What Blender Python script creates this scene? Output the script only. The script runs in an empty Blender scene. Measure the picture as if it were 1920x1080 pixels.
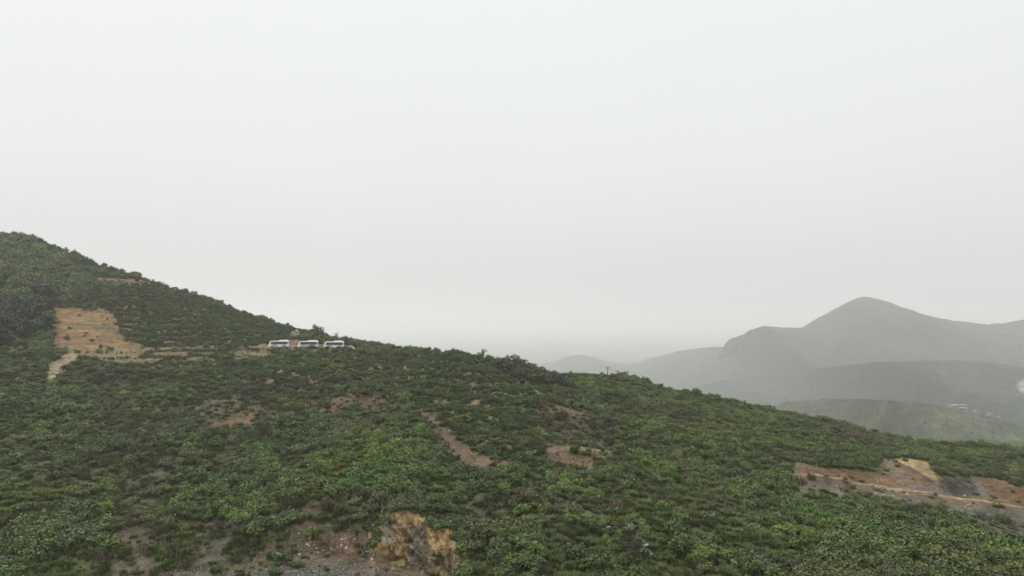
import bpy, math, random
import numpy as np
from mathutils import Vector

# ------------------------------------------------------------------ camera, sky, sun, exposure
sc = bpy.context.scene
F, HX, HY = 1280.0, 960.0, 600.0          # focal length and horizon of the 1920x1080 frame
cam_d = bpy.data.cameras.new('camera'); cam_d.sensor_width = 36; cam_d.lens = 24
cam_d.shift_y = (HY - 540) / 1920; cam_d.clip_start = 1; cam_d.clip_end = 30000
cam = bpy.data.objects.new('camera', cam_d); sc.collection.objects.link(cam)
cam.rotation_euler = (math.radians(90), 0, 0); sc.camera = cam
SUN_EL, SUN_AZ = math.radians(50), math.radians(-62)
w = bpy.data.worlds.new('World'); sc.world = w; w.use_nodes = True
nt = w.node_tree; nt.nodes.clear(); N = nt.nodes.new; L = nt.links.new
out = N('ShaderNodeOutputWorld'); bg = N('ShaderNodeBackground'); bg.inputs[1].default_value = 0.1
sky = N('ShaderNodeTexSky'); sky.sky_type = 'NISHITA'; sky.sun_disc = False
sky.sun_elevation = SUN_EL; sky.sun_rotation = SUN_AZ; sky.air_density = 1.0; sky.dust_density = 4.0
tc = N('ShaderNodeTexCoord'); sep = N('ShaderNodeSeparateXYZ'); L(tc.outputs['Generated'], sep.inputs[0])
ns = N('ShaderNodeTexNoise'); ns.inputs['Scale'].default_value = 1.6; ns.inputs['Detail'].default_value = 3
L(tc.outputs['Generated'], ns.inputs['Vector'])
ma = N('ShaderNodeMath'); ma.operation = 'MULTIPLY_ADD'; L(ns.outputs['Fac'], ma.inputs[0]); ma.inputs[1].default_value = 0.17
L(sep.outputs['Z'], ma.inputs[2])
cr = N('ShaderNodeValToRGB'); L(ma.outputs[0], cr.inputs[0])
els = [(0.0, (.355, .356, .350)), (0.16, (.362, .363, .357)), (0.30, (.405, .41, .412)), (0.56, (.435, .443, .447)), (0.80, (.78, .79, .80)), (1.0, (.95, .95, .97))]   # an overcast sky is brightest overhead
cr.color_ramp.elements[0].position = els[0][0]; cr.color_ramp.elements[0].color = (*els[0][1], 1)
cr.color_ramp.elements[1].position = els[-1][0]; cr.color_ramp.elements[1].color = (*els[-1][1], 1)
for p_, c_ in els[1:-1]:
    e_ = cr.color_ramp.elements.new(p_); e_.color = (*c_, 1)
vm = N('ShaderNodeVectorMath'); vm.operation = 'SCALE'; vm.inputs['Scale'].default_value = 20.8; L(cr.outputs[0], vm.inputs[0])
mx = N('ShaderNodeMix'); mx.data_type = 'RGBA'; mx.inputs[0].default_value = 0.96
L(sky.outputs[0], mx.inputs[6]); L(vm.outputs[0], mx.inputs[7]); L(mx.outputs[2], bg.inputs[0]); L(bg.outputs[0], out.inputs[0])
sd = bpy.data.lights.new('sun', 'SUN'); sd.energy = 1.3; sd.angle = math.radians(25); sd.color = (1, .97, .92)
sun = bpy.data.objects.new('sun', sd); sc.collection.objects.link(sun)
sun.rotation_euler = (math.radians(90) - SUN_EL, 0, math.pi - SUN_AZ)   # soft light from the left, a little behind the hill
sc.view_settings.view_transform = 'Standard'; sc.view_settings.look = 'None'
sc.view_settings.exposure = 0.0; sc.view_settings.gamma = 1
sc.render.engine = 'CYCLES'; sc.cycles.use_denoising = True
sc.cycles.max_bounces = 5; sc.cycles.diffuse_bounces = 2; sc.cycles.volume_bounces = 3; sc.cycles.transparent_max_bounces = 6

# ------------------------------------------------------------------ helpers
rs = np.random.RandomState(7); random.seed(7)
_perm = rs.permutation(256); _perm = np.concatenate([_perm, _perm, _perm])
_grad = rs.normal(size=(256, 2)); _grad /= np.linalg.norm(_grad, axis=1)[:, None]
def pn(x, y):
    x = np.asarray(x, float); y = np.asarray(y, float)
    xi = np.floor(x).astype(int); yi = np.floor(y).astype(int); xf = x - xi; yf = y - yi; xi &= 255; yi &= 255
    u = xf ** 3 * (xf * (xf * 6 - 15) + 10); v = yf ** 3 * (yf * (yf * 6 - 15) + 10)
    def g(a, b, fx, fy):
        h = _grad[_perm[_perm[(xi + a) & 255] + ((yi + b) & 255)]]; return h[..., 0] * fx + h[..., 1] * fy
    a = g(0, 0, xf, yf); b = g(1, 0, xf - 1, yf); c = g(0, 1, xf, yf - 1); d = g(1, 1, xf - 1, yf - 1)
    return 1.5 * ((a * (1 - u) + b * u) * (1 - v) + (c * (1 - u) + d * u) * v)
def fbm(x, y, o=4):
    s = 0; a = 1.; t = 0
    for k in range(o):
        s = s + a * pn(x * 2 ** k + 17.3 * k, y * 2 ** k + 5.1 * k); t += a; a *= .5
    return s / t
def ss(a, b, x):
    t = np.clip((x - a) / (b - a), 0, 1); return t * t * (3 - 2 * t)
def mesh_obj(name, verts, faces, mat=None, parent=None, smooth=False):
    me = bpy.data.meshes.new(name); me.from_pydata([tuple(v) for v in verts], [], faces); me.update()
    if smooth: me.polygons.foreach_set('use_smooth', [True] * len(me.polygons))
    if mat:
        for m in (mat if isinstance(mat, list) else [mat]): me.materials.append(m)
    o = bpy.data.objects.new(name, me); sc.collection.objects.link(o)
    if parent: o.parent = parent
    return o
def np_mesh(name, V, Q, mat=None, smooth=True, link=True):
    me = bpy.data.meshes.new(name)
    me.vertices.add(len(V)); me.vertices.foreach_set('co', np.asarray(V, np.float32).ravel())
    me.loops.add(Q.size); me.loops.foreach_set('vertex_index', Q.ravel().astype(np.int32))
    me.polygons.add(len(Q)); me.polygons.foreach_set('loop_start', np.arange(0, Q.size, Q.shape[1], dtype=np.int32))
    me.update(calc_edges=True); me.validate()
    if smooth: me.polygons.foreach_set('use_smooth', np.ones(len(Q), bool))
    if mat: me.materials.append(mat)
    if not link: return me
    o = bpy.data.objects.new(name, me); sc.collection.objects.link(o); return o
def grid_faces(nj, ni):
    a = np.arange(nj * ni).reshape(nj, ni)
    return np.stack([a[:-1, :-1], a[:-1, 1:], a[1:, 1:], a[1:, :-1]], -1).reshape(-1, 4)
def tag(o, label=None, cat=None, group=None, kind=None):
    for k, v in (('label', label), ('category', cat), ('group', group), ('kind', kind)):
        if v: o[k] = v
    return o
def thing(name, loc, rz=0):
    o = bpy.data.objects.new(name, None); sc.collection.objects.link(o)
    o.location = loc; o.rotation_euler = (0, 0, rz); o.empty_display_size = .3; return o

# ------------------------------------------------------------------ materials
def new_mat(name):
    m = bpy.data.materials.new(name); m.use_nodes = True; t = m.node_tree; b = t.nodes['Principled BSDF']
    b.inputs['Specular IOR Level'].default_value = .25; return m, t, b
def mixc(t, f, a, b, mode='MIX'):
    n = t.nodes.new('ShaderNodeMix'); n.data_type = 'RGBA'; n.blend_type = mode
    for s, v in ((0, f), (6, a), (7, b)):
        if isinstance(v, (int, float)): n.inputs[s].default_value = v
        elif isinstance(v, tuple): n.inputs[s].default_value = (*v, 1)
        else: t.links.new(v, n.inputs[s])
    return n.outputs[2]
def mrange(t, v, a, b, c, d):
    n = t.nodes.new('ShaderNodeMapRange'); t.links.new(v, n.inputs[0])
    for i, x in enumerate((a, b, c, d)): n.inputs[i + 1].default_value = x
    return n.outputs[0]
def noise(t, scale, vec=None, detail=4, rough=.55):
    n = t.nodes.new('ShaderNodeTexNoise'); n.inputs['Scale'].default_value = scale
    n.inputs['Detail'].default_value = detail; n.inputs['Roughness'].default_value = rough
    if vec is not None: t.links.new(vec, n.inputs['Vector'])
    return n.outputs['Fac']
def plain(name, col, rough=.6, metal=0, var=.12, scale=3, spec=.3):
    m, t, b = new_mat(name); tcn = t.nodes.new('ShaderNodeTexCoord')
    n = noise(t, scale, tcn.outputs['Object'])
    c = mixc(t, n, tuple(x * (1 - var) for x in col), tuple(min(1, x * (1 + var)) for x in col))
    t.links.new(c, b.inputs['Base Color']); b.inputs['Roughness'].default_value = rough
    b.inputs['Metallic'].default_value = metal; b.inputs['Specular IOR Level'].default_value = spec; return m
def leaf_mat(name, dark, light, tip, tipamt=.12, rnd=.28):
    """leaves: colour differs leaf to leaf, plant to plant, and slowly across the hillside"""
    m, t, b = new_mat(name)
    at = t.nodes.new('ShaderNodeAttribute'); at.attribute_name = 'leaf'
    oi = t.nodes.new('ShaderNodeObjectInfo'); ge = t.nodes.new('ShaderNodeNewGeometry')
    c = mixc(t, at.outputs['Fac'], dark, light)
    lt = mrange(t, at.outputs['Fac'], 1 - tipamt, 1 - tipamt + .02, 0, 1)
    c = mixc(t, lt, c, tip)
    n = noise(t, .035, ge.outputs['Position'], 3)
    c = mixc(t, mrange(t, n, .48, .68, 0, .5), c, (.085, .075, .038))
    c = mixc(t, mrange(t, noise(t, .05, ge.outputs['Position'], 3), .50, .64, 0, .5), c, mixc(t, 1.0, c, (1.5, 1.55, .9), 'MULTIPLY'))
    br = mrange(t, oi.outputs['Random'], 0, 1, 1 - rnd, 1 + rnd)
    h = t.nodes.new('ShaderNodeHueSaturation'); t.links.new(c, h.inputs['Color']); t.links.new(br, h.inputs['Value'])
    n2 = noise(t, .11, ge.outputs['Position'], 2)
    t.links.new(mrange(t, n2, .3, .7, .47, .525), h.inputs['Hue'])
    t.links.new(h.outputs[0], b.inputs['Base Color']); b.inputs['Roughness'].default_value = .55
    return m
GK = 1.15
def g_(c): return tuple(x * GK for x in c)
M = {
 'dark': leaf_mat('dark shrub leaves', g_((.032, .052, .010)), g_((.056, .088, .016)), g_((.09, .125, .03))),
 'bright': leaf_mat('bright shrub leaves', g_((.045, .080, .012)), g_((.076, .122, .019)), g_((.11, .165, .036))),
 'pale': leaf_mat('pale weed leaves', g_((.044, .064, .024)), g_((.076, .105, .045)), g_((.20, .24, .16)), .10),
 'dry': leaf_mat('dry grass blades', (.07, .055, .032), (.17, .135, .075), (.24, .19, .11), .15),
 'grass': leaf_mat('green grass blades', g_((.046, .070, .014)), g_((.080, .112, .024)), g_((.13, .14, .055)), .1),
 'twig': leaf_mat('leafless brush twigs', (.045, .042, .024), (.080, .072, .042), (.12, .105, .065), .1),
 'crop': leaf_mat('crop bush leaves', g_((.034, .058, .015)), g_((.064, .096, .027)), g_((.12, .15, .07)), .08),
 'tree': leaf_mat('tree leaves', g_((.030, .052, .012)), g_((.058, .092, .022)), g_((.085, .115, .045)), .1),
 'lime': leaf_mat('yellow green leaves', (.09, .12, .015), (.16, .20, .025), (.24, .27, .05)),
 'thicket': leaf_mat('dark thicket leaves', (.020, .032, .015), (.042, .062, .026), (.07, .095, .04), .08, .2),
 'bark': plain('bark', (.10, .08, .06), .85, var=.3, scale=4),
}
def ground_mat(name, bump=.35, fine=1.1):
    m, t, b = new_mat(name); at = t.nodes.new('ShaderNodeAttribute'); at.attribute_name = 'tint'
    ge = t.nodes.new('ShaderNodeNewGeometry'); P = ge.outputs['Position']
    n1 = noise(t, fine, P, 6, .65); n2 = noise(t, fine * 5, P, 3, .6)
    c = mixc(t, mrange(t, n1, .3, .7, 0, 1), (.45, .45, .45), (1.5, 1.5, 1.45)); c = mixc(t, 1.0, at.outputs['Color'], c, 'MULTIPLY')
    c = mixc(t, mrange(t, n2, .62, .72, 0, .35), c, mixc(t, .5, c, (.30, .28, .22)))
    t.links.new(c, b.inputs['Base Color']); b.inputs['Roughness'].default_value = .9
    bp = t.nodes.new('ShaderNodeBump'); bp.inputs['Strength'].default_value = .8; bp.inputs['Distance'].default_value = bump
    t.links.new(n1, bp.inputs['Height']); t.links.new(bp.outputs[0], b.inputs['Normal']); return m
M['ground'] = ground_mat('hillside soil')

# ------------------------------------------------------------------ the hill: shape
CREST = [(-500, 395), (-200, 400), (0, 436), (60, 446), (120, 470), (180, 490), (250, 512), (320, 535), (400, 561), (470, 587),
         (530, 604), (575, 617), (610, 628), (660, 635), (720, 644), (790, 652), (860, 658), (930, 676), (1000, 688), (1060, 696),
         (1120, 704), (1190, 709), (1240, 726), (1320, 741), (1440, 763), (1530, 786), (1620, 808), (1700, 824), (1760, 833),
         (1830, 831), (1920, 836), (2100, 850), (2400, 880)]
CX, CY = np.array(CREST, float).T
CTRL = [ # x, y, distance
 (-500, 395, 350), (-500, 550, 270), (-500, 700, 190), (-500, 1080, 92), (-500, 1350, 66),
 (0, 436, 330), (0, 540, 272), (0, 600, 243), (0, 660, 215), (0, 700, 192), (0, 800, 150), (0, 900, 120), (0, 1080, 90), (0, 1350, 66),
 (250, 512, 312), (250, 580, 272), (250, 645, 240), (250, 670, 222), (250, 740, 178), (250, 850, 136), (250, 950, 112), (250, 1080, 92), (250, 1350, 67),
 (550, 612, 286), (550, 636, 262), (550, 653, 240), (550, 700, 206), (550, 760, 172), (550, 850, 138), (550, 940, 110), (550, 1040, 96), (550, 1080, 91), (550, 1350, 67),
 (680, 637, 285), (660, 655, 238), (690, 720, 190), (700, 800, 152), (720, 870, 125), (760, 940, 108), (780, 1050, 96), (780, 1080, 92), (780, 1350, 67),
 (860, 658, 218), (860, 700, 196), (860, 760, 165), (900, 865, 130), (920, 1000, 102), (950, 1080, 90), (950, 1350, 66),
 (1000, 688, 212), (1060, 696, 226), (1050, 760, 176), (1060, 840, 140), (1100, 940, 112), (1100, 1080, 88), (1100, 1350, 65),
 (1190, 709, 236), (1240, 780, 182), (1250, 850, 145), (1300, 950, 112), (1300, 1080, 88), (1300, 1350, 65),
 (1440, 763, 222), (1440, 820, 178), (1450, 880, 148), (1460, 940, 118), (1500, 1080, 84), (1500, 1350, 62),
 (1620, 808, 208), (1620, 860, 172), (1620, 910, 150), (1620, 950, 125), (1650, 1000, 98), (1700, 1080, 80), (1700, 1350, 60),
 (1760, 833, 202), (1780, 890, 165), (1780, 935, 148), (1790, 985, 122), (1800, 1030, 90), (1850, 1080, 79),
 (1920, 836, 205), (1920, 900, 165), (1920, 950, 147), (1930, 1010, 120), (1930, 1055, 84), (1930, 1080, 79), (1920, 1350, 60),
 (2400, 880, 210), (2400, 950, 160), (2400, 1080, 90), (2400, 1350, 62)]
C = np.array(CTRL, float); cp = C[:, :2] / 1000; cl = np.log(C[:, 2])
def _tp(r2): return np.where(r2 > 0, .5 * r2 * np.log(np.maximum(r2, 1e-12)), 0)
n = len(cp); A = np.zeros((n + 3, n + 3)); A[:n, :n] = _tp(((cp[:, None] - cp[None]) ** 2).sum(-1)) + np.eye(n) * 2e-4
A[:n, n] = 1; A[:n, n + 1:] = cp; A[n, :n] = 1; A[n + 1:, :n] = cp.T
cw = np.linalg.solve(A, np.concatenate([cl, [0, 0, 0]]))
def logY(x, y):
    x = np.asarray(x, float) / 1000; y = np.asarray(y, float) / 1000; s = cw[n] + cw[n + 1] * x + cw[n + 2] * y
    for k in range(n): s = s + cw[k] * _tp((x - cp[k, 0]) ** 2 + (y - cp[k, 1]) ** 2)
    return s
# cuts in the slope: (x list, upper edge y list, lower edge y list, strength)
CUTS = [([700, 712, 730, 760, 800, 812, 845, 858, 872], [1030, 985, 952, 944, 956, 984, 984, 1010, 1040], [1040, 1042, 1045, 1050, 1056, 1060, 1064, 1066, 1068], .10),
        ([1480, 1500, 1600, 1640, 1655, 1700, 1740, 1760, 1830, 1845, 1900, 1960], [880, 868, 880, 886, 866, 866, 876, 896, 894, 890, 908, 925],
         [884, 886, 902, 908, 910, 917, 925, 928, 938, 940, 948, 960], .05),
        ([380, 420, 560, 690, 705], [1040, 1010, 985, 985, 1010], [1050, 1050, 1046, 1046, 1046], .03)]
def cut_delta(x, y):
    d = np.zeros_like(x); inside = np.zeros_like(x)
    for k, (xs, yu, yl, A_) in enumerate(CUTS):
        u = np.interp(x, xs, yu) + (9 if k == 0 else 5) * fbm(x / 14 + 40 * k, x * 0 + 1.7, 3); l = np.interp(x, xs, yl); h = np.maximum(l - u, 2)
        e = ss(xs[0] - 6, xs[0] + 8, x) * (1 - ss(xs[-1] - 8, xs[-1] + 6, x)); a = A_ * e * np.clip(h / (max(np.array(yl) - np.array(yu))), .25, 1)
        t = (l - y) / h                                    # 0 at the foot, 1 at the top
        hi = .93 if k == 0 else .5
        f = np.where(t < 0, hi * np.clip(1 + t / 1.3, 0, 1), np.where(t < 1, hi - t, (hi - 1) * np.clip(1 - (t - 1) / 2.2, 0, 1)))
        d += a * f; inside = np.maximum(inside, e * ss(-.05, .08, t) * (1 - ss(.92, 1.05, t)) * (1 if k != 2 else .6))
    return d, inside
CROPS = [[(215, 548), (300, 545), (420, 580), (560, 625), (500, 648), (280, 650), (235, 630), (222, 600)],
         [(520, 668), (640, 660), (840, 668), (1000, 700), (1045, 735), (1000, 770), (975, 860), (915, 855), (800, 765), (740, 742), (600, 735), (480, 740), (420, 700)],
         [(110, 640), (270, 650), (500, 652), (520, 668), (420, 700), (300, 700), (150, 680)]]
def sdf(poly, x, y):
    p = np.array(poly, float); q = np.roll(p, -1, 0); d = np.full(x.shape, 1e9); ins = np.zeros(x.shape, bool)
    for (ax, ay), (bx, by) in zip(p, q):
        ex, ey = bx - ax, by - ay; t = np.clip(((x - ax) * ex + (y - ay) * ey) / (ex * ex + ey * ey + 1e-9), 0, 1)
        d = np.minimum(d, (x - ax - t * ex) ** 2 + (y - ay - t * ey) ** 2)
        c = ((ay > y) != (by > y)) & (x < ex * (y - ay) / (ey + 1e-12) + ax); ins ^= c
    return np.where(ins, 1, -1) * np.sqrt(d)               # positive inside
def pmask(poly, x, y, soft=5, wob=None):
    s = sdf(poly, x, y)
    if wob is not None: s = s + wob
    return ss(-soft, soft, s)
NI, NJ, NB, NK = 1250, 560, 70, 24
gx = np.linspace(-500, 2400, NI)
cyx = 3.5 + np.interp(gx, CX, CY) + 1.6 * fbm(gx / 60, gx * 0 + 3, 4)
vv = np.linspace(0, 1, NJ); vv = np.where(vv < .1, vv * 1.6, .16 + (vv - .1) / .9 * .84)   # fewer rows below the frame
PX = np.repeat(gx[None], NJ, 0); PY = 1350 + (cyx[None] - 1350) * vv[:, None]
LY = logY(PX, PY); dl, cutm = cut_delta(PX, PY); D = np.exp(LY + dl)
D = D + 9 * np.clip((vv[:, None] - .9) / .1, 0, 1) ** 3
for j in range(1, NJ): D[j] = np.maximum(D[j], D[j - 1] + .01)
X = (PX - HX) / F * D; Z = -(PY - HY) / F * D
rn = fbm(X / 22, D / 22, 4); fn = fbm(X / 5, D / 5, 4)
Z = Z + 1.7 * rn + .35 * fn
# terraces in the planted parts
cropm = np.zeros_like(X)
for c_ in CROPS: cropm = np.maximum(cropm, pmask(c_, PX, PY, 10))
TH = 1.9; zt = Z / TH + 1.0 * fbm(X / 38, D / 38, 3) + X * .012; fr = zt - np.floor(zt)
Z = Z + .75 * cropm * TH * (ss(.55, 1, fr) - fr)
# rough, ribbed rock in the cuts
rib = np.abs(fbm(X / .8 + 4 + .25 * Z, Z / 5.0, 4)); bigr = fbm(X / 2.2 + .3 * Z, Z / 5.0, 3); stp = fbm(X / 5, Z / .9, 3)
shp = np.clip(1 - 5 * np.abs(fbm(X / 1.7 + .35 * Z, Z / 7 + 3, 3)), 0, 1)
D2 = D + cutm * np.where(PX < 900, 1.0, .45) * (1.1 * bigr + 1.2 * (rib - .2) + .3 * stp - .5 * shp + .5 * np.clip(1 - 9 * np.abs(fbm(X / 1.3 + 8, Z / 3, 3)), 0, 1))
X = (PX - HX) / F * D2 * cutm + X * (1 - cutm); D = D2
# back of the hill, and the near foot that falls away under the camera
bd = (np.linspace(0, 1, NB + 1)[1:] ** 1.6 * 580)[:, None]
ux = X[-1] / D[-1]
DB = D[-1][None] + bd; XB = X[-1][None] + ux[None] * bd; ZB = Z[-1][None] - .10 * bd - .00085 * bd ** 2 + (.8 * fbm(XB / 22, DB / 22, 4) + .3 * fbm(XB / 5, DB / 5, 4)) * ss(0, 8, bd)
ZB -= (.8 * fbm(XB[:1] / 22, DB[:1] / 22, 4)) * (1 - ss(0, 40, bd)) * ss(0, 8, bd)
nd = (np.linspace(0, 1, NK + 1)[1:] * 330)[::-1][:, None]
DN = D[0][None] - nd; XN = X[0][None] + 0 * nd; ZN = Z[0][None] - .95 * nd + .5 * fbm(XN / 20, DN / 20, 3) * ss(0, 20, nd)
GX = np.concatenate([XN, X, XB]); GY = np.concatenate([DN, D, DB]); GZ = np.concatenate([ZN, Z, ZB])
def ground_at(px, py):
    """world point of the hillside seen at a point of the frame"""
    i = (px + 500) / 2900 * (NI - 1); i0 = int(np.clip(i, 0, NI - 2)); j0 = int(np.searchsorted(-PY[:, i0], -py)); j0 = min(max(j0, 1), NJ - 1)
    t = (PY[j0 - 1, i0] - py) / max(PY[j0 - 1, i0] - PY[j0, i0], 1e-6); t = min(max(t, 0), 1); f = i - i0
    def at(A_, k): return A_[j0 - 1, k] * (1 - t) + A_[j0, k] * t
    return Vector([at(A_, i0) * (1 - f) + at(A_, i0 + 1) * f for A_ in (X, D, Z)])
def back_at(px, d):
    i0 = int((px + 500) / 2900 * (NI - 1)); k = int(np.searchsorted(bd[:, 0], d)); return Vector((XB[k, i0], DB[k, i0], ZB[k, i0]))

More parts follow.
